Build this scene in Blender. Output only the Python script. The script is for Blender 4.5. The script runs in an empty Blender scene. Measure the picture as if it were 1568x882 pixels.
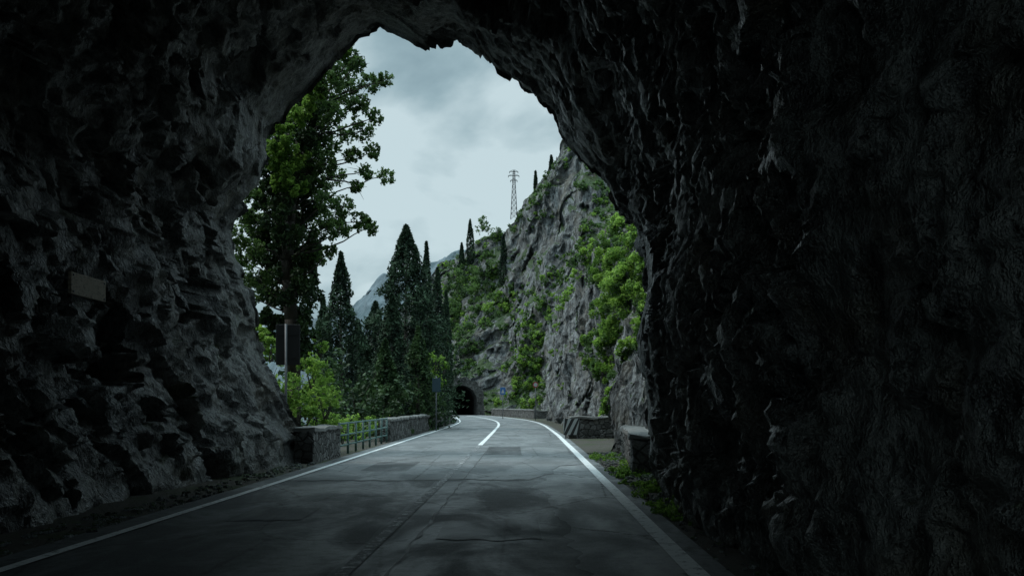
import bpy, math, random
import numpy as np
from mathutils import Vector, noise, Matrix
from mathutils.bvhtree import BVHTree
random.seed(7); rng=np.random.default_rng(7)
F=1524.0; CH=1.6
def P(px,py,d): return Vector(((px-784)/F*d, d, CH+(618-py)/F*d))
scene=bpy.context.scene
# ---------------------------------------------------------------- helpers
def link(ob,parent=None):
    scene.collection.objects.link(ob)
    if parent: ob.parent=parent
    return ob
def mesh_np(name,V,Q,mat,attr=None,smooth=False,parent=None):
    V=np.asarray(V,dtype=np.float32); Q=np.asarray(Q,dtype=np.int32)
    me=bpy.data.meshes.new(name); k=Q.shape[1]
    me.vertices.add(len(V)); me.vertices.foreach_set('co',V.ravel())
    me.loops.add(Q.size); me.loops.foreach_set('vertex_index',Q.ravel())
    me.polygons.add(len(Q)); me.polygons.foreach_set('loop_start',np.arange(0,Q.size,k,dtype=np.int32))
    me.polygons.foreach_set('loop_total',np.full(len(Q),k,dtype=np.int32))
    me.update(calc_edges=True)
    if attr is not None:
        a=me.attributes.new('v','FLOAT','FACE'); a.data.foreach_set('value',np.asarray(attr,dtype=np.float32))
    me.polygons.foreach_set('use_smooth',np.full(len(Q),smooth))
    me.materials.append(mat)
    return link(bpy.data.objects.new(name,me),parent)
def grid_faces(nu,nv):
    i=np.arange(nu-1)[:,None]*nv+np.arange(nv-1)[None,:]
    return np.stack([i,i+nv,i+nv+1,i+1],-1).reshape(-1,4)
class MB:
    def __init__(s): s.v=[];s.f=[]
    def hexa(s,c):
        b=len(s.v); s.v+= [tuple(x) for x in c]
        s.f+=[(b,b+3,b+2,b+1),(b+4,b+5,b+6,b+7),(b,b+1,b+5,b+4),(b+1,b+2,b+6,b+5),(b+2,b+3,b+7,b+6),(b+3,b,b+4,b+7)]
    def box(s,x0,x1,y0,y1,z0,z1):
        s.hexa([(x0,y0,z0),(x1,y0,z0),(x1,y1,z0),(x0,y1,z0),(x0,y0,z1),(x1,y0,z1),(x1,y1,z1),(x0,y1,z1)])
    def tube(s,a,b,r0,r1,n=7):
        a=Vector(a);b=Vector(b);d=(b-a).normalized()
        u=d.orthogonal().normalized();w=d.cross(u);k=len(s.v)
        for c,r in((a,r0),(b,r1)):
            for i in range(n):
                t=2*math.pi*i/n; s.v.append(tuple(c+u*math.cos(t)*r+w*math.sin(t)*r))
        for i in range(n): s.f.append((k+i,k+(i+1)%n,k+n+(i+1)%n,k+n+i))
        s.f.append(tuple(k+n+i for i in range(n))); s.f.append(tuple(k+n-1-i for i in range(n)))
    def obj(s,name,mat,parent=None,smooth=False,bevel=0):
        me=bpy.data.meshes.new(name); me.from_pydata(s.v,[],s.f); me.materials.append(mat)
        for p in me.polygons:p.use_smooth=smooth
        o=link(bpy.data.objects.new(name,me),parent)
        if bevel:
            m=o.modifiers.new('b','BEVEL');m.width=bevel;m.segments=2
        return o
def empty(name):
    e=bpy.data.objects.new(name,None); scene.collection.objects.link(e); return e
# ---------------------------------------------------------------- materials
class NT:
    def __init__(s,name):
        s.m=bpy.data.materials.new(name); s.m.use_nodes=True; s.t=s.m.node_tree; s.n=s.t.nodes; s.l=s.t.links
        s.b=s.n['Principled BSDF']; s.tc=s.n.new('ShaderNodeTexCoord')
    def map(s,sc):
        m=s.n.new('ShaderNodeMapping'); m.inputs['Scale'].default_value=sc; s.l.new(s.tc.outputs['Object'],m.inputs[0]); return m.outputs[0]
    def noise(s,vec,scale,detail=4,rough=.6,dist=0):
        x=s.n.new('ShaderNodeTexNoise'); x.inputs['Scale'].default_value=scale; x.inputs['Detail'].default_value=min(detail,5)
        x.inputs['Roughness'].default_value=rough; x.inputs['Distortion'].default_value=dist
        s.l.new(vec,x.inputs['Vector']); return x.outputs['Fac']
    def vor(s,vec,scale,feat='F1',out='Distance',rnd=1):
        x=s.n.new('ShaderNodeTexVoronoi'); x.feature=feat; x.inputs['Scale'].default_value=scale; x.inputs['Randomness'].default_value=rnd
        s.l.new(vec,x.inputs['Vector']); return x.outputs[out]
    def ramp(s,fac,stops):
        r=s.n.new('ShaderNodeValToRGB'); e=r.color_ramp.elements
        while len(e)<len(stops): e.new(.5)
        for q,(p,c) in zip(e,stops):
            q.position=p; q.color=(c,c,c,1) if not isinstance(c,tuple) else (*c,1)
        s.l.new(fac,r.inputs[0]); return r.outputs[0]
    def mix(s,fac,a,b,mode='MIX'):
        x=s.n.new('ShaderNodeMix'); x.data_type='RGBA'; x.blend_type=mode
        for i,v in((0,fac),(6,a),(7,b)):
            if isinstance(v,(int,float)): x.inputs[i].default_value=v if i==0 else (v,v,v,1)
            elif isinstance(v,tuple): x.inputs[i].default_value=(*v,1)
            else: s.l.new(v,x.inputs[i])
        return x.outputs[2]
    def math(s,op,a,b=0):
        x=s.n.new('ShaderNodeMath'); x.operation=op
        for i,v in((0,a),(1,b)):
            if isinstance(v,(int,float)): x.inputs[i].default_value=v
            else: s.l.new(v,x.inputs[i])
        return x.outputs[0]
    def bump(s,h,st,dist,prev=None):
        x=s.n.new('ShaderNodeBump'); x.inputs['Strength'].default_value=st; x.inputs['Distance'].default_value=dist
        s.l.new(h,x.inputs['Height'])
        if prev: s.l.new(prev,x.inputs['Normal'])
        return x.outputs[0]
    def fin(s,col=None,rough=.8,nrm=None,spec=.5,metal=0):
        if col is not None:
            if isinstance(col,tuple): s.b.inputs['Base Color'].default_value=(*col,1)
            else: s.l.new(col,s.b.inputs['Base Color'])
        if isinstance(rough,(int,float)): s.b.inputs['Roughness'].default_value=rough
        else: s.l.new(rough,s.b.inputs['Roughness'])
        s.b.inputs['Specular IOR Level'].default_value=spec; s.b.inputs['Metallic'].default_value=metal
        if nrm: s.l.new(nrm,s.b.inputs['Normal'])
        return s.m
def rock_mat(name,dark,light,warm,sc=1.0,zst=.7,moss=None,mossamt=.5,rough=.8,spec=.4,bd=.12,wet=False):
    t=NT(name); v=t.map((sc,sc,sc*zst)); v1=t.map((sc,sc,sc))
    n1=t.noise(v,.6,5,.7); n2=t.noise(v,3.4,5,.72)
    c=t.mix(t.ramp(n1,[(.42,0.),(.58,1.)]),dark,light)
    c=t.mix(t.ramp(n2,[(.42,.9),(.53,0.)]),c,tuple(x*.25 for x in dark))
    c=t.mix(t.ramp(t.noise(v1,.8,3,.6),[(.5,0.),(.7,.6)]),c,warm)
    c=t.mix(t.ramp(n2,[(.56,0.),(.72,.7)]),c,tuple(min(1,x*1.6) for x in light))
    if moss:
        g=t.n.new('ShaderNodeNewGeometry'); sp=t.n.new('ShaderNodeSeparateXYZ'); t.l.new(g.outputs['Normal'],sp.inputs[0])
        mm=t.math('ADD',sp.outputs[2],t.math('MULTIPLY',t.math('SUBTRACT',n1,.5),3.2))
        c=t.mix(t.ramp(mm,[(mossamt,0.),(mossamt+.18,1.)]),c,moss)
    n3=t.noise(v1,9,4,.75)
    b=t.bump(n2,.9,bd*1.3); b=t.bump(n3,.7,bd*.4,b)
    if wet: rough=t.ramp(n1,[(.4,.28),(.6,.6)])
    return t.fin(c,rough,b,spec)
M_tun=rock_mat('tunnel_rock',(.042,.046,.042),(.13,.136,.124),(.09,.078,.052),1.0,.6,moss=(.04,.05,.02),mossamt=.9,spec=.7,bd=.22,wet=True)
M_cliff=rock_mat('limestone',(.12,.13,.133),(.33,.35,.355),(.21,.195,.155),.4,.45,moss=(.045,.08,.025),mossamt=.5,bd=.8)
M_crag=rock_mat('crag_rock',(.13,.14,.142),(.36,.38,.385),(.24,.22,.17),.8,.4,moss=(.05,.09,.025),mossamt=.6,bd=.45)
def leaf_mat(name,c0,c1,tr=.35,rough=.6):
    t=NT(name); a=t.n.new('ShaderNodeAttribute'); a.attribute_name='v'
    c=t.mix(a.outputs['Fac'],c0,c1); t.fin(c,rough,None,.25)
    tl=t.n.new('ShaderNodeBsdfTranslucent'); t.l.new(c,tl.inputs[0]); mx=t.n.new('ShaderNodeMixShader'); mx.inputs[0].default_value=tr
    t.l.new(t.b.outputs[0],mx.inputs[1]); t.l.new(tl.outputs[0],mx.inputs[2]); t.l.new(mx.outputs[0],t.n['Material Output'].inputs[0]); return t.m
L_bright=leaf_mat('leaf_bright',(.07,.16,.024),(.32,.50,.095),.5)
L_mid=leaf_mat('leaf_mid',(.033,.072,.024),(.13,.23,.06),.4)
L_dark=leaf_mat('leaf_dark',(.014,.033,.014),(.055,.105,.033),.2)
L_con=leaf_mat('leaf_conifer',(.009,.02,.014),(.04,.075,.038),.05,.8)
t=NT('bark'); v=t.map((1,1,.25)); n=t.noise(v,9,8,.7); M_bark=t.fin(t.mix(n,(.02,.018,.015),(.09,.08,.065)),.9,t.bump(n,.8,.05))
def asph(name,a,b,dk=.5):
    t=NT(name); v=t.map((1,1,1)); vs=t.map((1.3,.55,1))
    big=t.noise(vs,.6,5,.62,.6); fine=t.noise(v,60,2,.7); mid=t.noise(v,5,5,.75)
    c=t.mix(t.ramp(big,[(.44,0.),(.56,1.)]),a,b)  # coarse mottling: light dapple on the road painted into the colour
    c=t.mix(t.ramp(mid,[(.38,dk),(.55,0.)]),c,tuple(x*.5 for x in a))
    c=t.mix(t.ramp(fine,[(.4,0.),(.8,.5)]),c,tuple(x*1.7 for x in b))
    cr=t.vor(t.map((.5,.22,1)),1.,'DISTANCE_TO_EDGE')
    cr=t.math('ADD',cr,t.math('MULTIPLY',t.math('SUBTRACT',mid,.5),.12))
    c=t.mix(t.ramp(cr,[(0.,.75),(.012,0.)]),c,(.012,.012,.012))
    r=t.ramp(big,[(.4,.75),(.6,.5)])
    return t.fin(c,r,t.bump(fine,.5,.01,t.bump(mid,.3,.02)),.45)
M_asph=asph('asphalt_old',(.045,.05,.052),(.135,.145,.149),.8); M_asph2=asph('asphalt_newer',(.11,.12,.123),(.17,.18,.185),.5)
M_asph3=asph('asphalt_pale',(.17,.18,.184),(.26,.27,.275),.5); M_asph4=asph('asphalt_repair',(.03,.034,.036),(.06,.065,.068),.4)
def paint(name,wear):
    t=NT(name); v=t.map((1,1,1)); n=t.noise(v,7,5,.75); n2=t.noise(v,45,3,.7)
    f=t.ramp(t.math('ADD',t.math('MULTIPLY',n,.75),t.math('MULTIPLY',n2,.25)),[(wear-.05,0.),(wear+.05,1.)])
    return t.fin(t.mix(f,(.11,.115,.12),(.78,.8,.8)),.7,t.bump(n2,.3,.005))
M_paint=paint('road_paint',.42); M_worn=paint('road_paint_worn',.57)
t=NT('earth'); v=t.map((1,1,1)); n=t.noise(v,.6,5,.7); n2=t.noise(v,12,5,.75); n3=t.vor(v,22)
c=t.mix(n2,(.03,.028,.023),(.13,.12,.105)); c=t.mix(t.ramp(n,[(.5,0.),(.62,.8)]),c,(.04,.065,.02))
M_earth=t.fin(c,.95,t.bump(n2,.8,.06,t.bump(n3,.5,.03)),.2)
def stonewall(name,k):
    t=NT(name); v=t.map((1,1,1.25))
    e=t.vor(v,3.6,'DISTANCE_TO_EDGE'); cc=t.vor(v,3.6,'F1','Color'); n=t.noise(v,16,4,.7)
    sp=t.n.new('ShaderNodeSeparateColor'); t.l.new(cc,sp.inputs[0])
    c=t.mix(sp.outputs[0],(.11*k,.11*k,.105*k),(.34*k,.34*k,.33*k)); c=t.mix(t.ramp(n,[(.4,.6),(.6,0.)]),c,(.06*k,.06*k,.055*k)); c=t.mix(t.ramp(e,[(0.,1.),(.05,0.)]),c,(.03,.03,.027))
    return t.fin(c,.9,t.bump(n,.5,.03,t.bump(t.ramp(e,[(0.,0.),(.12,1.)]),.9,.07)),.25)
M_wall=stonewall('wall_stone',.65); M_portal=stonewall('portal_stone',.5)
t=NT('cap_stone'); v=t.map((1,1,1)); n=t.noise(v,6,5,.7); M_cap=t.fin(t.mix(n,(.07,.07,.065),(.24,.24,.23)),.9,t.bump(n,.5,.03))
t=NT('painted_rail'); n=t.noise(t.map((1,1,1)),9,4,.7); M_rail=t.fin(t.mix(t.ramp(n,[(.5,0.),(.66,.7)]),(.065,.15,.14),(.08,.055,.035)),.5,None)
t=NT('galvanised'); n=t.noise(t.map((1,1,1)),7,4,.7); M_galv=t.fin(t.mix(n,(.06,.07,.075),(.15,.16,.17)),.5,None,.5,.3)
t=NT('sign_back'); n=t.noise(t.map((1,1,1)),4,4,.7); M_sback=t.fin(t.mix(n,(.012,.014,.015),(.028,.032,.034)),.6)
def flat(name,c,r=.5):
    t=NT(name); n=t.noise(t.map((1,1,1)),8,4,.7); return t.fin(t.mix(n,tuple(x*.7 for x in c),c),r)
M_blue=flat('sign_blue',(.03,.12,.32)); M_white=flat('sign_white',(.4,.42,.42)); M_red=flat('sign_red',(.35,.03,.04)); M_black=flat('black_paint',(.02,.02,.02),.6)
M_sblue=flat('sign_grey_blue',(.025,.055,.075))
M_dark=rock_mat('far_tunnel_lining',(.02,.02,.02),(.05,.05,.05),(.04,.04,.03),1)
t=NT('plaque_face'); n=t.noise(t.map((1,1,1)),5,5,.75); n2=t.noise(t.map((1,2.5,9)),4,4,.6)
M_plq=t.fin(t.mix(t.ramp(n2,[(.55,0.),(.6,.6)]),t.mix(n,(.16,.13,.095),(.42,.36,.28)),(.06,.05,.045)),.8,t.bump(n,.3,.02))
t=NT('water'); n=t.noise(t.map((1,1,1)),.4,4,.6); M_water=t.fin((.02,.05,.06),.12,t.bump(n,.2,.3))
# ---------------------------------------------------------------- camera
cam=bpy.data.cameras.new('camera'); co=bpy.data.objects.new('camera',cam); scene.collection.objects.link(co)
co.location=(0,0,CH); co.rotation_euler=(math.radians(90),0,0); cam.lens=35; cam.sensor_width=36; cam.shift_y=(618-441)/1568; cam.clip_end=12000; cam.clip_start=.05
scene.camera=co
# ---------------------------------------------------------------- rock displacement
def facet(p,s,seed=0):
    q=p*s+Vector((seed,seed*.7,seed*1.3)); w=noise.noise_vector(q*.9)*.35; q=q+w
    pc=noise.voronoi(q)[1][0]; r=noise.cell_vector(pc*13.7)
    return ((q-pc).dot(r*2-Vector((1,1,1)))*.9+(noise.cell(pc*7.1)-.5)*.5)/s
def ridged(p,oct=4): return noise.ridged_multi_fractal(p,.9,2.1,oct,1.0,2.0)-1.1
# ---------------------------------------------------------------- road tunnel (near)
OUT=[(474,722,27.6),(466,700,27.6),(458,672,27.5),(444,652,27.4),(424,628,27.3),(408,590,27.2),(396,550,27.1),(388,515,27),(383,480,27),(376,440,27),(362,400,27),(352,355,27),(368,315,27),(396,285,27),(406,240,27),(412,190,27),(438,150,26.8),(476,112,26.6),(508,76,26.4),(542,46,26.2),(580,32,26),(612,40,25.8),(650,56,25.6),(700,60,25.4),(738,86,25.2),(780,110,25),(822,136,24.8),(850,165,24.6),(876,206,24.4),(908,242,24.2),(935,275,24),(958,320,23.7),(984,360,23.4),(997,400,23),(1001,450,22.7),(993,500,22.4),(990,540,22.1),(996,580,21.9),(1004,620,21.6),(1006,665,21.4),(1004,700,21.2),(1012,745,21)]
pts=[P(*o) for o in OUT]
pa=np.array([list(p) for p in pts]); seg=np.r_[0,np.cumsum(np.linalg.norm(np.diff(pa,axis=0),axis=1))]
NU=500; tt=np.linspace(0,seg[-1],NU); Mp=np.stack([np.interp(tt,seg,pa[:,i]) for i in range(3)],1)
NVI=380; NF=46; YB=-7.0  # tunnel ends open just behind the camera, cut short to let fill light in
V=np.zeros((NU,NVI+NF,3))
for i in range(NU):
    mx,my,mz=Mp[i]; rad=Vector((mx+1.2,0,mz-3.0)); 
    if mz<3: rad=Vector((mx+1.2,0,(mz-3.0)*.3))
    rad.normalize(); right=mx>0; rf=min(1,max(0.,(11-mz)/6)) if right else 0
    for j in range(NVI+NF):
        if j<NVI:
            v=j/(NVI-1); y=YB+(my-YB)*(1-(1-v)**1.15); k=(my-y)
            w=.7*min(1,k/8)*(1-rf)
            p=Vector((mx,y,mz))+rad*w
            if right:
                s=min(k,my-8.5)/(my-8.5)
                p.x-=rf*.62*(s if y>8.5 else math.exp(-((y-8.5)/2.5)**2))
                if mz<2.2: p.x-=.3*(1-mz/2.2)*math.exp(-((y-15)/3.5)**2)
            amp=1.0 if k>2 else .4+.6*k/2
            if right and y<8: amp=.6
        else:
            r=((j-NVI+1)/NF)**1.8*30
            p=Vector((mx,my+.12*(1-math.exp(-r*3))-.22*r,mz))+rad*r; amp=1; k=0; y=my
        if right:
            q=Vector((p.x,p.y*1.15,p.z*.72))
            d=noise.fractal(q*.3,.9,2.1,3)*.30*amp
            d+=facet(q,.6,3)*.20*amp+facet(q,1.5,9)*.34*amp+facet(q,3.2,4)*.42*amp
            d+=-ridged(q*.8+Vector((5,1,2)),5)*.13*amp+noise.fractal(q*2.6,.6,2.2,4)*.13*amp
            d+=(abs(noise.noise(Vector((p.x*.8,p.y*2.2,p.z*.5))))-.2)*.28*amp
            if d<-.35: d=-.35+(d+.35)*.4
        else:
            q=Vector((p.x,p.y,p.z*.85))
            d=noise.fractal(q*.28,.9,2.1,3)*.5*amp
            d+=facet(q,.55,3)*.30*amp+facet(q,1.4,9)*.34*amp+facet(q,3.,4)*.34*amp
            d+=-ridged(q*.6+Vector((5,1,2)),4)*.10*amp+noise.fractal(q*2.4,.65,2.2,4)*.08*amp
        if mz<1.0: d=d*(.45+.55*max(0,mz))
        if k<3 and d<-.25: d=-.25+(d+.25)*.35
        o=p+rad*d
        if j<NVI: o.y+=noise.noise(p*1.1+Vector((40,0,0)))*.2
        V[i,j]=o
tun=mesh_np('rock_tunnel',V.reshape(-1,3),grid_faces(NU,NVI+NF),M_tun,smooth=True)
# ---------------------------------------------------------------- road
CL=[(-1.65,-40),(-1.65,0),(-1.42,20),(-1.2,40),(-1.02,60),(-1.0,75),(-1.45,90),(-2.7,106),(-4.7,123),(-7.4,139),(-11,155),(-16,172)]
def crm(P0,P1,P2,P3,t):
    return .5*((2*P1)+(-P0+P2)*t+(2*P0-5*P1+4*P2-P3)*t*t+(-P0+3*P1-3*P2+P3)*t**3)
cl=[]
A=[np.array(c,float) for c in CL]
for i in range(len(A)-1):
    a=A[max(0,i-1)];d=A[min(len(A)-1,i+2)]
    n=max(4,int(np.linalg.norm(A[i+1]-A[i])/1.0))
    for k in range(n): cl.append(crm(a,A[i],A[i+1],d,k/n))
cl.append(A[-1]); cl=np.array(cl); tan=np.gradient(cl,axis=0); tan/=np.linalg.norm(tan,axis=1)[:,None]; nor=np.stack([tan[:,1],-tan[:,0]],1)
def hw(y): return np.interp(y,[-40,20,50,100,138,200],[3.27,3.3,3.4,3.2,2.35,2.3])
def strip(name,o0,o1,z,mat,y0=-40,y1=200,nx=2):
    m=(cl[:,1]>=y0)&(cl[:,1]<=y1); c=cl[m]; n=nor[m]; h=hw(c[:,1])
    rows=[]
    for s in np.linspace(0,1,nx):
        off=(o0[0]*h+o0[1])*(1-s)+(o1[0]*h+o1[1])*s
        rows.append(np.c_[c+n*off[:,None],np.full(len(c),z)])
    return mesh_np(name,np.stack(rows,0).reshape(-1,3),grid_faces(nx,len(c))[:,::-1],mat)
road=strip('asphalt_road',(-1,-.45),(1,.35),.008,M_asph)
ed=[(-4.55,20.6),(-3.5,20.7),(-2.2,20.6),(-1.0,21),(-.2,20.7),(.35,20.9),(.55,21.5),(.72,22.2),(.95,22.6),(.85,23.5),(1.05,24.4),(1.2,25.4),(1.75,26.0)]
ex=np.array(ed); xs=np.linspace(-4.6,1.75,120)
def edge(x): return np.interp(x,ex[:,0],ex[:,1])+noise.noise(Vector((x*4,0,0)))*.18
vs=[[(x,edge(x),.0125),(x+.1,30.,.0125)] for x in xs]
mesh_np('road_patch',np.array(vs).reshape(-1,3),grid_faces(len(xs),2),M_asph2)
strip('road_patch',(-1,-.42),(1,.32),.0122,M_asph2,30,140)
vs=[]
for y in np.linspace(9,26.,110):
    xl=.55+.35*noise.noise(Vector((0,y*.5,3)))+.15*noise.noise(Vector((0,y*2.2,3)))+.015*(20-y)
    if y>20.6: xl=max(xl,np.interp(y,ex[4:,1],ex[4:,0])+.03)
    vs.append([(xl,y,.0108),(1.58+.0125*y,y,.0108)])
mesh_np('road_patch',np.array(vs).reshape(-1,3),grid_faces(110,2),M_asph3)
vs=[]
for y in np.linspace(3,20.4,120): 
    o=-1.55+.0125*y; vs.append([(o-.28+.05*noise.noise(Vector((1,y,0))),y,.0104),(o+.3+.06*noise.noise(Vector((7,y*1.3,0))),y,.0104)])
mesh_np('road_patch',np.array(vs).reshape(-1,3),grid_faces(120,2),M_asph2)
# irregular darker repairs
for (x0,x1,y0,y1,z) in ((-.9,.35,11.6,13.6,.0164),(-3.6,-2.5,23.5,27.,.0166),(-.85,.3,31,37,.0166),(-3.9,-2.9,13.5,15.2,.0164)):
    vs=[]
    for x in np.linspace(x0,x1,40): vs.append([(x,y0+.25*noise.noise(Vector((x*3,y0,0))),z),(x,y1+.3*noise.noise(Vector((x*2.5,y1,4))),z)])
    mesh_np('road_patch',np.array(vs).reshape(-1,3),grid_faces(40,2),M_asph4)
sv=[]
for x in np.linspace(-4.5,1.7,300):
    y0=edge(x); w=.06+.12*abs(noise.noise(Vector((x*3,5,0)))); sv.append([(x,y0-w,.0175),(x,y0+w*.5,.0175)])
mesh_np('tar_seam',np.array(sv).reshape(-1,3),grid_faces(300,2),M_black)
sv=[]
for y in np.linspace(3,37,400):
    o=-1.27+.0125*y+.04*noise.noise(Vector((3,y*1.1,0))); w=max(.004,.012+.03*noise.noise(Vector((9,y*1.7,0)))); sv.append([(o-w,y,.0185),(o+w,y,.0185)])
mesh_np('tar_seam',np.array(sv).reshape(-1,3),grid_faces(400,2),M_black)
strip('road_marking',(-1,-.07),(-1,.07),.0225,M_paint,-40,137)
strip('road_marking',(1,-.09),(1,.11),.0225,M_paint,-40,137)
strip('road_marking',(0,-.07),(0,.07),.0225,M_worn,2,37)
strip('road_marking',(0,-.09),(0,.09),.0227,M_paint,38,132)
# ---------------------------------------------------------------- ground
def cxy(y): return np.interp(y,cl[:,1],cl[:,0])
gx=np.unique(np.r_[-6000,-3000,-1500,-800,-400,-200,-120,-80,np.linspace(-60,30,91),np.linspace(35,100,14),200,400,1000,3000,6000]); gy=np.unique(np.r_[-3000,-800,-200,-60,np.linspace(-40,200,81),260,400,700,1200,2500,5000,9000])
G=np.zeros((len(gx),len(gy),3))
for i,x in enumerate(gx):
    for j,y in enumerate(gy):
        c=cxy(min(y,172)) if y<172 else -16
        d=(c-6.5)-x; z=0
        if d>0: z=-min(26,d*.55)+noise.noise(Vector((x*.15,y*.15,0)))*min(1.,d*.2)
        G[i,j]=(x,y,z)
mesh_np('ground',G.reshape(-1,3),grid_faces(len(gx),len(gy)),M_earth,smooth=True)
mesh_np('lake_water',[(-6000,-3000,-20),(-20,-3000,-20),(-20,9000,-20),(-6000,9000,-20)],[(0,1,2,3)],M_water)
# ---------------------------------------------------------------- cliffs
def curtain(name,cols,nu,nv,mat,s,amp,pw=1.0,back=30,zb=-1.0,cut=None,zst=.6):
    c=np.array(cols,float); px=np.linspace(c[0,0],c[-1,0],nu); nb=24; f=1/s
    V=np.zeros((nu,nv+nb,3))
    for i,x in enumerate(px):
        top=np.interp(x,c[:,0],c[:,1]); d0=np.interp(x,c[:,0],c[:,2]); d1=np.interp(x,c[:,0],c[:,3]); zt=CH+(618-top)/F*d1
        for j in range(nv+nb):
            if j<nv:
                v=j/(nv-1); d=d0+(d1-d0)*v**pw; z=zb+(zt-zb)*v
            else:
                b=(j-nv+1)/nb; d=d1+back*b; z=zt*(1-b**1.5*.6); v=1
            p=Vector(((x-784)/F*d,d,z)); dr=Vector((p.x,p.y,0)).normalized()
            q=Vector((p.x,p.y*.7,p.z*zst))
            o=noise.fractal(q*f*.6,.9,2.1,3)*amp*1.1+ridged(q*f,5)*amp*.55+facet(q,f*1.4,2)*amp*.42*f*1.4+facet(q,f*3.5,6)*amp*.42*f*3.5*.4+noise.fractal(q*f*6,.7,2.1,3)*amp*.12
            zz=(noise.fractal(p*f*1.3+Vector((9,9,9)),.9,2.1,4)*amp*.4+ridged(p*f*2.5,3)*amp*.16)*min(1,v*2)
            sd=noise.fractal(p*f*1.1+Vector((50,9,9)),.9,2.1,4)*amp*.5
            V[i,j]=p-dr*o+Vector((sd,0,zz))
    Q=grid_faces(nu,nv+nb); VV=V.reshape(-1,3)
    if cut: Q=Q[~cut(VV[Q].mean(1))]
    return mesh_np(name,VV,Q,mat,smooth=True)
PC=Vector((-7.5,139.5,0)); PD=Vector((-.2,1,0)).normalized(); PN=Vector((PD.y,-PD.x,0))
def cutA(c):
    rel=c-np.array(PC); lat=rel@np.array(PN); lon=rel@np.array(PD)
    return (((np.abs(lat)<3.0)&(c[:,2]<2.4))|(np.hypot(lat,c[:,2]-2.)<3.0))&(lon<40)
cliff=curtain('limestone_cliff',[(560,520,175,215),(640,440,165,205),(680,398,150,200),(705,388,143,195),(740,360,141,190),(775,352,139,182),(798,322,137,176),(815,300,134,170),(832,262,130,165),(850,235,127,160),(870,206,124,156),(892,216,118,152),(912,240,112,148),(950,285,105,142),(1000,300,95,135),(1100,280,85,125)],330,250,M_cliff,7.0,3.0,1.15,back=40,cut=cutA)
crag=curtain('rock_crag',[(842,560,92,96),(850,480,86,94),(868,440,74,84),(890,405,64,75),(912,362,56,68),(935,335,50,62),(965,325,44,55),(1010,330,38,49),(1080,320,33,44)],230,210,M_crag,3.2,1.4,1.2,back=12)
ncr=curtain('boulder_outcrop',[(936,605,33,33.5),(946,568,32,33),(962,548,30.5,32),(985,535,29,31),(1040,500,26.5,29)],110,100,M_crag,1.3,.45,1.2,back=2.5)
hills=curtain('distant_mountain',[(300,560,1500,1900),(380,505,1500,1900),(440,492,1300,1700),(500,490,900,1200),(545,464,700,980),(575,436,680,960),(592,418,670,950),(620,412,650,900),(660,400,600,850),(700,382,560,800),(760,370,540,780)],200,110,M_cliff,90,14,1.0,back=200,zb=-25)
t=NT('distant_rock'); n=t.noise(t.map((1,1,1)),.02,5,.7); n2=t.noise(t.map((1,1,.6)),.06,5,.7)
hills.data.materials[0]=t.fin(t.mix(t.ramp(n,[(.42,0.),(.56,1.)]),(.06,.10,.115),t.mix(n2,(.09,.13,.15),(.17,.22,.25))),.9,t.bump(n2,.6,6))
def bvh(o):
    me=o.data; vv=np.empty(len(me.vertices)*3); me.vertices.foreach_get('co',vv); vv=vv.reshape(-1,3)
    return BVHTree.FromPolygons([tuple(x) for x in vv],[tuple(p.vertices) for p in me.polygons])
B_cliff=bvh(cliff); B_crag=bvh(crag); B_tun=bvh(tun)
O=Vector((0,0,CH))
def hit(b,px,py):
    d=(P(px,py,1)-O).normalized(); return b.ray_cast(O,d)
# ---------------------------------------------------------------- far tunnel portal
pe=empty('stone_tunnel_portal')
def W(lat,lon,z): return tuple(PC+PN*lat+PD*lon+Vector((0,0,z)))
R=2.4; SP=1.8
prof=[(-R,-.3)]+[(-R*math.cos(a),SP+R*math.sin(a)) for a in np.linspace(0,math.pi,25)]+[(R,-.3)]
outer=[]
for i,(a,z) in enumerate(prof):
    v=Vector((a,max(0,z-1.0))).normalized(); s=1.0+.25*noise.noise(Vector((i*.5,3,3))); outer.append((a+v.x*1.1*s,(z+v.y*1.1*s) if z>0 else z))
mb=MB(); n=len(prof)
for lon in(-1.6,1.5):
    for r in(prof,outer):
        for a,z in r: mb.v.append(W(a,lon,z))
for i in range(n-1):
    mb.f.append((i,i+1,n+i+1,n+i)); mb.f.append((n+i,n+i+1,3*n+i+1,3*n+i)); mb.f.append((i,2*n+i,2*n+i+1,i+1))
mb.obj('facade',M_portal,pe)
mb=MB()
for i in range(1,n-2):
    a,z=prof[i];a2,z2=prof[i+1]; k=.45/R; g=.06
    f=lambda a,z,s:(a*s,SP+(z-SP)*s)
    i0,i1=f(a,z,.995),f(a2,z2,.995); o0,o1=f(a,z,1+k),f(a2,z2,1+k)
    l=lambda u,w,s:(u[0]+(w[0]-u[0])*s,u[1]+(w[1]-u[1])*s)
    c=[l(i0,i1,g),l(i0,i1,1-g),l(o0,o1,1-g),l(o0,o1,g)]
    mb.hexa([W(x,-1.75,y) for x,y in c]+[W(x,-1.5,y) for x,y in c])
mb.obj('arch_ring',M_wall,pe)
mb=MB()
for lon in np.linspace(-1.5,34,14):
    for a,z in prof: mb.v.append(W(a*1.01,lon,z))
for k in range(13):
    for i in range(n-1): mb.f.append((k*n+i,k*n+i+1,(k+1)*n+i+1,(k+1)*n+i))
b=len(mb.v)-n; mb.f.append(tuple(range(b,b+n)))
mb.obj('lining',M_dark,pe)
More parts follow.
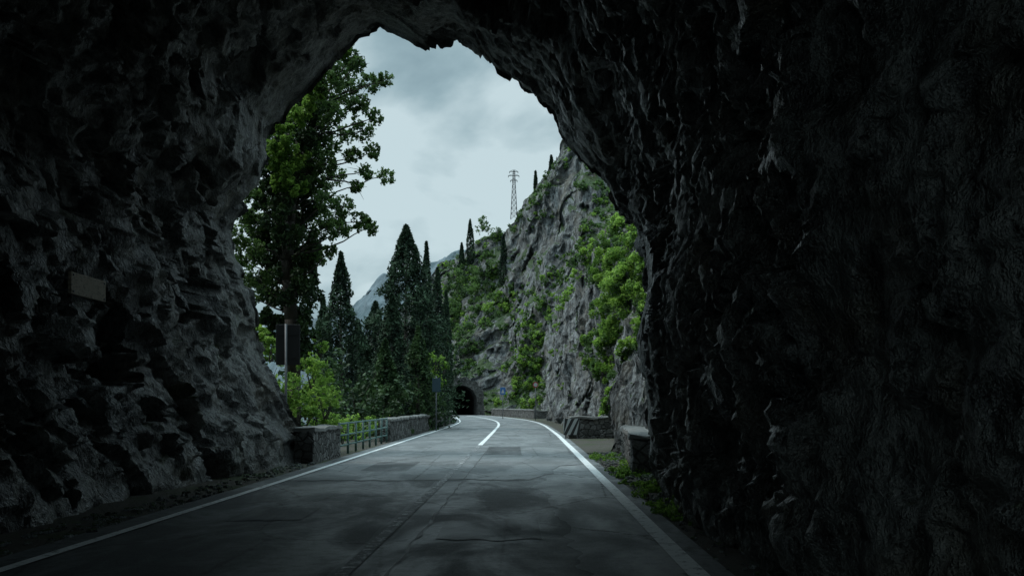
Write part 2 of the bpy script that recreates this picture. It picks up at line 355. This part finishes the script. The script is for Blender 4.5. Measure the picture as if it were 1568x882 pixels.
# ---------------------------------------------------------------- stone walls
def swall(name,path,h,th=.42):
    e=empty(name); path=[Vector(p) for p in path]; L=[0]
    for a,b in zip(path,path[1:]): L.append(L[-1]+(b-a).length)
    n=max(3,int(L[-1]/.25)); ar=np.array([list(p) for p in path])
    s=np.linspace(0,L[-1],n); C=np.stack([np.interp(s,L,ar[:,i]) for i in range(2)],1); T=np.gradient(C,axis=0); T/=np.linalg.norm(T,axis=1)[:,None]; N=np.stack([T[:,1],-T[:,0]],1)
    for part,hh,tk,z0,mt in(('body',h-.1,th/2,-.2,M_wall),('coping',h,th/2+.05,h-.1,M_cap)):
        sec=[(-tk,z0),(-tk*1.02,z0+(hh-z0)*.33),(-tk,z0+(hh-z0)*.66),(-tk,hh),(-tk*.3,hh+.01),(tk*.3,hh+.01),(tk,hh),(tk,z0+(hh-z0)*.66),(tk*1.02,z0+(hh-z0)*.33),(tk,z0)]
        V=np.zeros((n,len(sec),3))
        for i in range(n):
            for j,(a,z) in enumerate(sec):
                p=Vector((C[i,0]+N[i,0]*a,C[i,1]+N[i,1]*a,z)); nz=noise.noise_vector(p*2.1)*.07+noise.noise_vector(p*6)*.035
                V[i,j]=p+nz
        mesh_np(part,V.reshape(-1,3),grid_faces(n,len(sec)),mt,parent=e,smooth=False)
        for idx in(0,n-1):
            mb=MB(); mb.v=[tuple(x) for x in V[idx]]; mb.f=[tuple(range(len(sec)))]; mb.obj(part+'_end',mt,e)
    return e
swall('stone_parapet_wall',[(-5.55,26.6),(-5.45,30.2)],.95,.5)
swall('stone_parapet_wall',[(-5.3,41.5),(-5.15,60),(-5.1,74),(-5.5,88),(-6.6,102)],.95,.45)
swall('stone_parapet_wall',[(2.55,106),(1.4,114),(-.6,125),(-2.6,134)],.95,.45)
swall('stone_parapet_wall',[(3.75,104.5),(2.6,104.8)],.9,.45)
swall('stone_parapet_wall',[(2.55,46),(4.9,46.6)],1.0,.5)
swall('stone_parapet_wall',[(2.9,22.),(3.3,26),(3.65,31)],.9,.5)
ce=empty('chevron_board'); mb=MB(); mb.box(2.35,3.1,45.5,45.53,.18,.92); mb.obj('panel',M_white,ce)
mb=MB()
for k in range(-3,4):
    x0=2.35+k*.3
    poly=[(x0,.18),(x0+.15,.18),(x0+.15+.37,.92),(x0+.37,.92)]
    poly=[(min(max(x,2.35),3.1),z) for x,z in poly]
    if poly[0][0]==poly[1][0]==poly[2][0]: continue
    b=len(mb.v); mb.v+=[(x,45.496,z) for x,z in poly]; mb.f.append((b,b+1,b+2,b+3))
mb.obj('stripes',M_black,ce)
mb=MB(); mb.tube((2.45,45.56,0),(2.45,45.56,.95),.03,.03); mb.tube((3.0,45.56,0),(3.0,45.56,.95),.03,.03); mb.obj('posts',M_galv,ce)
mb=MB(); ys=np.linspace(30.5,41.2,8)
for k,y in enumerate(ys):
    x=-5.3+(y-30)*.01; mb.tube((x,y,-.1),(x,y,1.02),.04,.04,8)
    if k<7:
        y2=ys[k+1]; x2=-5.3+(y2-30)*.01
        for z in(.3,.62,.98): mb.tube((x,y,z),(x2,y2,z),.03,.03,8)
mb.obj('metal_railing',M_rail,smooth=True)
# ---------------------------------------------------------------- signs
s=empty('traffic_sign'); b=P(438,628,28.8); mb=MB(); mb.tube((b.x,b.y,-.8),(b.x,b.y,P(438,496,28.8).z),.035,.035,10); mb.obj('pole',M_galv,s,True)
a=P(423,497,28.9);c=P(460,559,28.9); mb=MB(); mb.box(a.x,c.x,b.y+.05,b.y+.08,c.z,a.z); mb.obj('panel',M_sback,s,bevel=.01)
mb=MB(); mb.box(a.x+.05,c.x-.05,b.y+.035,b.y+.05,a.z-.3,a.z-.25); mb.box(a.x+.05,c.x-.05,b.y+.035,b.y+.05,c.z+.2,c.z+.25); mb.obj('brackets',M_sback,s)
s=empty('traffic_sign'); b=P(668,625,58); mb=MB(); mb.tube((b.x,b.y,-.5),(b.x,b.y,P(668,576,58).z),.04,.04,10); mb.obj('pole',M_galv,s,True)
a=P(662,579,58);c=P(675,600,58); mb=MB(); mb.box(a.x,c.x,b.y-.08,b.y-.05,c.z,a.z); mb.obj('panel',M_sblue,s,bevel=.01)
s=empty('traffic_sign'); b=P(770,630,104); mb=MB(); mb.tube((b.x,b.y,0),(b.x,b.y,P(770,592,104).z),.04,.04,8); mb.obj('pole',M_galv,s,True)
a=P(766,593,104);c=P(774,604,104); mb=MB(); mb.box(a.x,c.x,b.y-.08,b.y-.05,c.z,a.z); mb.obj('panel',M_blue,s)
mb=MB(); zc=(a.z+c.z)/2; mb.v=[(b.x-.17,b.y-.086,zc-.22),(b.x+.17,b.y-.086,zc-.22),(b.x,b.y-.086,zc+.22)]; mb.f=[(0,1,2)]; mb.obj('symbol',M_white,s)
s=empty('speed_limit_sign'); b=P(820,632,96); zt=P(820,589,96).z; mb=MB(); mb.tube((b.x,b.y,0),(b.x,b.y,zt+.3),.035,.035,8); mb.obj('pole',M_galv,s,True)
for nm,r,yo,mt in(('rim',.27,-.07,M_red),('face',.19,-.085,M_white)):
    mb=MB(); mb.tube((b.x,b.y+yo,zt),(b.x,b.y+yo-.012,zt),r,r,28); mb.obj(nm,mt,s)
cn=[hit(B_tun,*q)[0] for q in((113,420),(166,434),(160,458),(108,449),(137,440),(120,440),(150,445))]
cn=[c for c in cn if c]; ctr=sum(cn,Vector())/len(cn); zz0=P(137,440,ctr.y).z
xx=max(B_tun.ray_cast(Vector((-2,ctr.y+dy,zz0+dz)),Vector((-1,0,0)))[0].x for dy in(-.7,-.35,0,.35,.7) for dz in(-.19,0,.19))
pl=empty('wall_plaque'); w,h=.72,.19; px0=xx+.07; ctr=Vector((px0,abs(px0)*F/(784-137),0)); ctr.z=P(137,440,ctr.y).z; mb=MB()
mb.box(ctr.x-.06,ctr.x,ctr.y-w,ctr.y+w,ctr.z-h,ctr.z+h); mb.obj('board',M_plq,pl,bevel=.01)
mb=MB()
for sy in(-1,1):
    for sz in(-1,1):
        mb.tube((ctr.x,ctr.y+sy*(w-.08),ctr.z+sz*(h-.05)),(ctr.x+.015,ctr.y+sy*(w-.08),ctr.z+sz*(h-.05)),.018,.018,8)
        mb.tube((ctr.x-.8,ctr.y+sy*(w-.2),ctr.z+sz*(h-.09)),(ctr.x-.062,ctr.y+sy*(w-.2),ctr.z+sz*(h-.09)),.02,.02,6)
mb.obj('bolts',M_galv,pl)
# ---------------------------------------------------------------- foliage
def leafmesh(name,C,size,mat,parent=None,shade=None,flat=.0,asp=.55):
    C=np.asarray(C); n=len(C); a=rng.normal(size=(n,3)); a[:,2]*=(1-flat); a/=np.linalg.norm(a,axis=1)[:,None]
    b=rng.normal(size=(n,3)); b-=a*(a*b).sum(1)[:,None]; b/=np.linalg.norm(b,axis=1)[:,None]
    s=(size*rng.uniform(.55,1.3,n))[:,None]
    V=np.stack([C-a*s*.5,C+b*s*asp*.5-a*s*.05,C+a*s*.5,C-b*s*asp*.5-a*s*.05],1).reshape(-1,3)
    Q=np.arange(4*n).reshape(-1,4); v=rng.uniform(0,1,n) if shade is None else np.clip(shade+rng.normal(0,.22,n),0,1)
    return mesh_np(name,V,Q,mat,attr=v,parent=parent)
def blob(c,r,n,k=9,flat=.8):
    c=np.array(c); sub=rng.normal(size=(k,3)); sub/=np.linalg.norm(sub,axis=1)[:,None]; sub*=rng.uniform(.3,1,(k,1))**.5*r*np.array([1,1,flat])
    idx=rng.integers(0,k,n); rr=r*rng.uniform(.22,.42,k)
    p=rng.normal(size=(n,3)); p/=np.linalg.norm(p,axis=1)[:,None]; p*=rng.uniform(0,1,(n,1))**.45
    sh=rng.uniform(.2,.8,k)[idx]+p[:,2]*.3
    return c+sub[idx]+p*rr[idx][:,None],sh
D=33.
tree=empty('deciduous_tree'); mb=MB()
def wob_limb(a,b,r0,r1,n=6,w=.15):
    pr=Vector(a); L=(Vector(b)-pr).length
    for i in range(1,n+1):
        f=i/n; q=Vector(a).lerp(Vector(b),f)+(noise.noise_vector(Vector(b)*1.3+Vector((i*.7,0,0)))*w*L*.35*math.sin(f*math.pi)); mb.tube(pr,q,r0+(r1-r0)*(i-1)/n,r0+(r1-r0)*f,6); pr=q
    return pr
base=P(452,618,D); base.z=-2
axis=[base,P(448,520,D),P(440,400,D),P(448,280,D),P(462,190,D),P(500,110,D),P(525,70,D)]
rad=[.3,.26,.22,.17,.11,.06,.03]
for i in range(6): wob_limb(axis[i],axis[i+1],rad[i],rad[i+1],4,.05)
cl_sp=[(528,66,14),(538,88,14),(512,92,16),(548,100,11),(566,128,15),(590,122,11),(500,125,20),(530,140,16),(552,165,16),(480,150,24),(575,180,10),(508,175,17),(555,200,14),(530,208,12),(570,232,11),(540,240,12),(505,225,13),(592,270,11),(560,262,11),(545,285,9),(510,268,15),(500,310,16),(528,316,14),(550,340,13),(565,348,10),(520,350,14),(500,350,16),(480,330,20),(505,385,10),(485,395,14),(490,290,16),(485,240,18),(372,330,16),(385,300,14),(365,360,14),(380,385,18),(392,345,18),(375,400,14),(395,430,20),(385,455,12),(488,200,18),(475,270,18),(535,115,14),(520,160,14),(500,250,14),(490,170,18),(470,220,20),(515,335,14)]
dens=[(440,160,24),(465,180,24),(430,200,26),(455,220,28),(425,240,26),(450,260,30),(425,290,28),(455,310,30),(430,340,32),(460,360,28),(420,380,30),(450,400,30),(425,430,30),(455,445,28),(440,470,30),(420,500,24),(450,510,30),(440,545,26),(410,330,24),(400,370,20),(470,420,16),(460,290,25)]
LC=[];LS=[];DC=[];DS=[];BC=[];BS=[]
def nearest_axis(p):
    best=None
    for i in range(6):
        for f in(0,.33,.66):
            q=axis[i].lerp(axis[i+1],f)
            if q.z<p.z-.3 or i==0:
                dd=(q-p).length
                if best is None or dd<best[0]: best=(dd,q,rad[i])
    return best[1],best[2]
for (x,y,r) in cl_sp:
    d=D+random.uniform(-1.8,1.8); c=P(x,y,d); rr=r/F*d; q,ra=nearest_axis(c); wob_limb(q,c,min(.04,ra*.4),.012,6,.3)
    for k in range(5):
        e=c+Vector(rng.normal(size=3))*rr*.7; wob_limb(c,e,.012,.004,2,.2)
    p,sh=blob(c,rr*1.25,int(480*(r/14)**1.6),28,.9); LC.append(p);LS.append(sh)
for (x,y,r) in dens:
    d=D+random.uniform(-1.2,1.6); c=P(x,y,d); rr=r/F*d; q,ra=nearest_axis(c); wob_limb(q,c,.05,.02,4,.3)
    p,sh=blob(c,rr*1.2,int(1500*(r/28)**1.6),18,1.0); DC.append(p);DS.append(sh)
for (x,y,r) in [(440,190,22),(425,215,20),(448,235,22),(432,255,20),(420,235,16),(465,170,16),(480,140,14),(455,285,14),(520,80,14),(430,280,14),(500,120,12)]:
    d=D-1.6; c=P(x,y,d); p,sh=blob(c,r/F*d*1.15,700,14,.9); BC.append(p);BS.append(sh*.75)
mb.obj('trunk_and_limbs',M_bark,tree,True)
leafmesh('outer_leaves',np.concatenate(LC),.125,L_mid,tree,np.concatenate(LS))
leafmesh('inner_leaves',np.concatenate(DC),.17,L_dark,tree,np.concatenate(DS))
leafmesh('sunlit_tint_leaves',np.concatenate(BC),.14,L_bright,tree,np.concatenate(BS))  # sunlight on the crown painted in as a lighter leaf colour
def conifer(name,px,top,d,wpx,zb,n,size,kind='cone',mat=L_con):
    e=empty(name); t=P(px,top,d); H=t.z-zb; Rm=wpx/F*d; m=MB(); m.tube((t.x,d,zb),(t.x,d,t.z-.15*H),.05+H*.016,.03,8); m.obj('trunk',M_bark,e,True)
    h=rng.uniform(0,1,n)**(.8); th=rng.uniform(0,2*np.pi,n)
    if kind=='cone': pr=np.interp(h,[0,.12,.35,.6,.8,.93,1],[.8,1,.95,.72,.42,.16,.02])
    else: pr=np.interp(h,[0,.1,.3,.6,.85,1],[.55,.85,1,.85,.42,.03])
    sd=rng.uniform(0,99)
    lump=np.array([noise.noise(Vector((math.cos(a)*1.6+sd,math.sin(a)*1.6,hh*H*(.9 if kind=='cone' else .5))))+.6*noise.noise(Vector((math.cos(a)*5+sd,math.sin(a)*5,hh*H*2))) for a,hh in zip(th,h)])
    r=Rm*pr*(1+lump*(.75 if kind=='cone' else .35))*rng.uniform(.35,1,n)**.35
    lx=.12*Rm*np.sin(h*5+sd)
    C=np.stack([t.x+lx*(1-h)+r*np.cos(th),d+r*np.sin(th),zb+H*(.04+.96*h)],1)
    C[:,2]+= (-.12*r if kind=='cone' else .0)
    leafmesh('needles',C,size,mat,e,.45+lump*.9,asp=.4)
    return e
conifer('pine_tree',622,345,64,66,-2.5,20000,.28)
conifer('pine_tree',522,386,56,42,-3.5,12000,.25)
conifer('pine_tree',575,462,70,46,-3,9000,.28)
conifer('pine_tree',600,450,58,36,-3,8000,.25)
conifer('pine_tree',548,490,66,38,-3,7000,.28)
conifer('pine_tree',495,455,62,22,-3,5000,.28,'cyp')
conifer('pine_tree',590,520,50,34,-3,7000,.25,mat=L_dark)
conifer('pine_tree',640,500,60,34,-3,7000,.26,mat=L_dark)
conifer('cypress_tree',653,370,84,14,-2,5000,.32,'cyp')
conifer('cypress_tree',670,410,90,14,-1,5000,.32,'cyp')
conifer('cypress_tree',683,445,98,11,-.5,4500,.34,'cyp')
conifer('cypress_tree',640,440,78,18,-2,4000,.34,'cyp')
conifer('pine_tree',655,500,72,30,-2,6000,.3)
def on_cliff(px,py):
    r=hit(B_cliff,px,py); return r[0] if r[0] else P(px,py,170)
for x,tp,bs,w in((720,336,402,6.5),(771,360,434,6.5),(820,262,284,2.6),(844,238,252,2.6),(707,372,400,4)):
    b=on_cliff(x,bs+2); conifer('cypress_tree',x,tp,b.y-.5,w,b.z-1,2200,.4,'cyp')
def shrub(name,items,size,mat,dens=26,flat=.8,twig=True,dj=1.0):
    e=empty(name); C=[];S=[]; m=MB()
    for it in items:
        x,y,r,d=it; c=P(x,y,d+random.uniform(-dj,dj)); rr=r/F*d
        p,s=blob(c,rr,int(dens*(rr/size)**2*1.0)+40,14,flat); C.append(p);S.append(s)
        if twig:
            for k in range(3): m.tube(c+Vector((random.uniform(-.2,.2)*rr,0,-rr*1.3)),c+Vector(rng.normal(size=3))*rr*.5,.03,.01,5)
    leafmesh('leaves',np.concatenate(C),size,mat,e,np.concatenate(S),.3)
    if twig: m.obj('stems',M_bark,e)
    return e
shrub('leafy_bush',[(440,590,28,30.5),(470,600,34,31),(500,610,24,31.5),(480,560,26,32),(415,530,18,30),(405,515,14,30),(455,625,30,30),(495,585,20,32),(425,610,22,30),(505,640,18,34),(480,640,22,32),(490,530,14,33),(400,545,20,31),(395,510,14,31)],.14,L_bright,28)
shrub('leafy_bush',[(540,648,17,40),(560,652,17,43),(580,645,14,47),(600,638,15,52),(525,658,17,38),(625,636,13,60),(603,650,10,53),(548,664,15,41),(515,650,17,37)],.14,L_bright,20,dj=.2)
shrub('young_tree',[(668,550,14,62),(660,570,14,62),(678,560,10,62),(655,590,10,62),(672,585,12,62),(666,608,11,64)],.18,L_bright,18)
shrub('undergrowth',[(520,620,34,42),(560,610,34,48),(600,600,34,50),(640,600,30,66),(540,590,34,46),(580,620,34,46),(620,618,28,58),(500,560,34,44),(650,608,16,78),(655,585,16,92),(672,570,14,112),(680,556,10,136),(400,600,34,40),(430,640,34,36),(400,560,45,40)],.28,L_dark,16,dj=1)
def cliffveg(name,bv,items,size,mat,dens=14,lift=.3):
    C=[];S=[]
    for (x,y,r) in items:
        h=hit(bv,x,y)
        if not h[0]: continue
        c=h[0]; rr=r/F*c.y; c=c-Vector((0,rr*lift,0))
        p,s=blob(c,rr,int(dens*(rr/size)**2)+30,12,.85); C.append(p);S.append(s)
    if C: leafmesh(name,np.concatenate(C),size,mat,None,np.concatenate(S),.3)
cv=[(950,350,22),(972,345,16),(930,385,24),(960,385,26),(985,400,18),(905,385,16),(925,420,22),(955,430,28),(982,440,20),(940,460,26),(965,475,26),(922,475,18),(985,480,14),(945,510,26),(925,530,20),(905,520,16),(960,540,20),(900,555,10),(928,565,20),(940,600,14),(928,625,14),(978,520,12),(970,330,10),(985,365,16),(990,420,16),(990,460,14),(940,405,22),(970,410,20),(945,440,22),(980,500,16)]
cliffveg('crag_foliage',B_crag,[(x,y,r*1.12) for x,y,r in cv],.2,L_bright,46,.8)
cliffveg('crag_foliage',B_crag,[(x+random.uniform(-8,8),y+random.uniform(-6,10),r*1.0) for x,y,r in cv]+[(920,555,22),(905,545,16),(945,580,20),(930,520,20)],.2,L_mid,34,.2)
cliffveg('crag_foliage',B_crag,[(860,470,12),(855,500,9),(870,455,12),(850,540,8),(880,440,10),(862,590,7),(885,420,12),(905,400,14)],.22,L_bright,30,.4)
sc=[(830,460,12),(845,490,10),(818,500,12),(830,520,14),(810,540,12),(825,560,14),(800,560,11),(815,590,16),(795,595,12),(835,590,12),(780,560,9),(805,615,14),(785,610,10),(830,610,12),(835,430,8),(828,400,6),(838,480,9),(775,470,12),(765,455,12),(755,480,12),(740,495,10),(900,345,9),(888,375,11),(878,400,8),(770,615,9)]
cliffveg('cliff_foliage',B_cliff,sc,.34,L_mid,26,.4)
cliffveg('cliff_foliage',B_cliff,[(x+random.uniform(-6,6),y+random.uniform(-8,4),r*.9) for x,y,r in sc],.32,L_bright,30,.7)
dk=[(715,425,18),(740,430,18),(725,455,20),(700,450,16),(750,420,14),(705,480,16),(735,480,16),(715,505,16),(745,500,10),(835,290,11),(825,305,10),(840,270,9),(850,255,7),(905,262,12),(890,285,12),(915,285,10),(900,250,9),(800,330,10),(780,345,11),(760,362,12),(812,322,8),(745,395,10),(700,410,12),(790,350,8),(715,535,16),(700,525,14),(730,530,12),(695,555,14),(720,560,12),(790,535,8),(830,470,10),(815,515,9),(820,575,12),(848,330,6),(930,300,10),(690,430,12),(760,440,10),(770,500,8),(690,500,14),(690,470,14),(738,570,8),(706,566,8)]
cliffveg('cliff_foliage',B_cliff,dk,.36,L_mid,30,.35)
cliffveg('cliff_foliage',B_cliff,[(x+random.uniform(-9,9),y+random.uniform(-9,9),r*.8) for x,y,r in dk if x<770],.36,L_dark,26,.3)
rnd=[];rnb=[]
for k in range(3200):
    x=random.uniform(670,1000);y=random.uniform(215,620)
    th=-.08 if x<765 else .22
    if noise.noise(Vector((x*.018,y*.012,3)))+random.uniform(-.2,.2)>th and not(680<x<738 and y>575): (rnd if random.random()<.7 else rnb).append((x,y,random.uniform(2,6)))
cliffveg('cliff_foliage',B_cliff,rnd,.36,L_mid,20,.3)
cliffveg('cliff_foliage',B_cliff,rnb,.34,L_bright,16,.3)
shrub('round_tree',[(741,340,11,172),(735,350,8,172),(748,350,8,172)],.4,L_mid,16)
C=[];S=[]
for k in range(200):
    y=random.uniform(13,30); x=2.15+random.uniform(-.2,.75)+.014*y
    if noise.noise(Vector((x*2,y*.5,0)))<-.1: continue
    p,s=blob((x,y,.03),random.uniform(.08,.26),110,5,.4); p[:,2]=np.abs(p[:,2]); C.append(p);S.append(s)
leafmesh('roadside_weeds',np.concatenate(C),.06,L_bright,None,np.concatenate(S)*.7)
V=[];Q=[]
def stone(c,r):
    b=len(V); n1=7;n2=5
    for j in range(n2):
        ph=math.pi*(j+.5)/n2
        for i in range(n1):
            th=2*math.pi*i/n1; d=Vector((math.sin(ph)*math.cos(th),math.sin(ph)*math.sin(th),math.cos(ph)*.7))
            V.append(tuple(Vector(c)+d*r*(1+.35*noise.noise(d*1.6+Vector(c)*3))))
    for j in range(n2-1):
        for i in range(n1): Q.append((b+j*n1+i,b+(j+1)*n1+i,b+(j+1)*n1+(i+1)%n1,b+j*n1+(i+1)%n1))
for k in range(900):
    y=random.uniform(6,32); e=random.random()**1.6; stone((2.95-e*.95+.01*y+random.uniform(-.05,.05),y,.01),random.uniform(.015,.09)*(1.4-e))
for k in range(300):
    y=random.uniform(8,28); e=random.random(); stone((-5.9+e*.7,y,.01),random.uniform(.015,.07))
mesh_np('roadside_rubble',V,Q,M_crag,smooth=False)
# ---------------------------------------------------------------- pylon
b=on_cliff(787,322); d=b.y-.5; b=P(787,322,d); tz=P(787,262,d).z; mb=MB(); H=tz-b.z+1.5; z0=b.z-1.5
def leg(i,f):
    w=.55*(1-f)+.14*f; sx,sy=[(-1,-1),(1,-1),(1,1),(-1,1)][i]; return Vector((b.x+sx*w,d+sy*w,z0+H*f))
for i in range(4):
    mb.tube(leg(i,0),leg(i,1),.06,.045,5)
    for k in range(9):
        f0,f1=k/9,(k+1)/9; mb.tube(leg(i,f0),leg((i+1)%4,f1),.03,.03,4); mb.tube(leg((i+1)%4,f0),leg(i,f1),.03,.03,4); mb.tube(leg(i,f1),leg((i+1)%4,f1),.03,.03,4)
for f,w in((.985,.75),(.9,.95),(.8,.6)):
    z=z0+H*f; mb.tube((b.x-w,d,z),(b.x+w*.9,d,z),.06,.06,5); mb.tube((b.x-w,d,z),(b.x,d,z+.35),.03,.03,4); mb.tube((b.x+w*.9,d,z),(b.x,d,z+.35),.03,.03,4)
    for sx in(-w,w*.9): mb.tube((b.x+sx,d,z),(b.x+sx,d,z-.3),.05,.05,5)
mb.obj('electricity_pylon',M_sback)
# ---------------------------------------------------------------- sky + sun
SE=math.radians(50); az=math.radians(-75)
w=bpy.data.worlds.new('World'); scene.world=w; w.use_nodes=True; nt=w.node_tree; N=nt.nodes; Lk=nt.links
bg=N['Background']; sky=N.new('ShaderNodeTexSky'); sky.sky_type='NISHITA'; sky.sun_disc=False; sky.sun_elevation=SE; sky.sun_rotation=az
def mth(op,a,b=0,c=None):
    x=N.new('ShaderNodeMath'); x.operation=op
    for i,v in enumerate((a,b) if c is None else (a,b,c)):
        if isinstance(v,(int,float)): x.inputs[i].default_value=v
        else: Lk.new(v,x.inputs[i])
    return x.outputs[0]
tc=N.new('ShaderNodeTexCoord'); mp=N.new('ShaderNodeMapping'); mp.inputs['Scale'].default_value=(1,1,1.8); mp.inputs['Rotation'].default_value=(0,math.radians(-14),0); mp.inputs['Location'].default_value=(.35,.1,.2); Lk.new(tc.outputs['Generated'],mp.inputs[0])
n1=N.new('ShaderNodeTexNoise'); n1.inputs['Scale'].default_value=4.2; n1.inputs['Detail'].default_value=6; n1.inputs['Roughness'].default_value=.5; n1.inputs['Distortion'].default_value=.25; Lk.new(mp.outputs[0],n1.inputs['Vector'])
rp=N.new('ShaderNodeValToRGB'); el=rp.color_ramp.elements; el.new(.5)
for q,(p,c) in zip(el,((.38,(.12,.185,.215)),(.49,(.22,.31,.34)),(.60,(.40,.495,.52)))): q.position=p; q.color=(*c,1)
Lk.new(n1.outputs['Fac'],rp.inputs[0])
sp=N.new('ShaderNodeSeparateXYZ'); Lk.new(tc.outputs['Generated'],sp.inputs[0])
g=mth('MULTIPLY_ADD',mth('MAXIMUM',mth('SUBTRACT',sp.outputs[2],.38),0),100.0,14.5)
vm=N.new('ShaderNodeVectorMath'); vm.operation='SCALE'; Lk.new(rp.outputs[0],vm.inputs[0]); Lk.new(g,vm.inputs['Scale'])
mx=N.new('ShaderNodeMix'); mx.data_type='RGBA'; mx.inputs[0].default_value=.92; Lk.new(sky.outputs[0],mx.inputs[6]); Lk.new(vm.outputs[0],mx.inputs[7])
Lk.new(mx.outputs[2],bg.inputs[0]); bg.inputs[1].default_value=.1
sd=bpy.data.lights.new('sun','SUN'); sd.energy=1.5; sd.angle=math.radians(14); sd.color=(1,.97,.92); so=bpy.data.objects.new('sun',sd); scene.collection.objects.link(so)
dv=Vector((math.sin(az)*math.cos(SE),math.cos(az)*math.cos(SE),math.sin(SE))); so.rotation_euler=dv.to_track_quat('Z','Y').to_euler()
scene.view_settings.view_transform='Standard'; scene.view_settings.look='None'; scene.view_settings.exposure=0
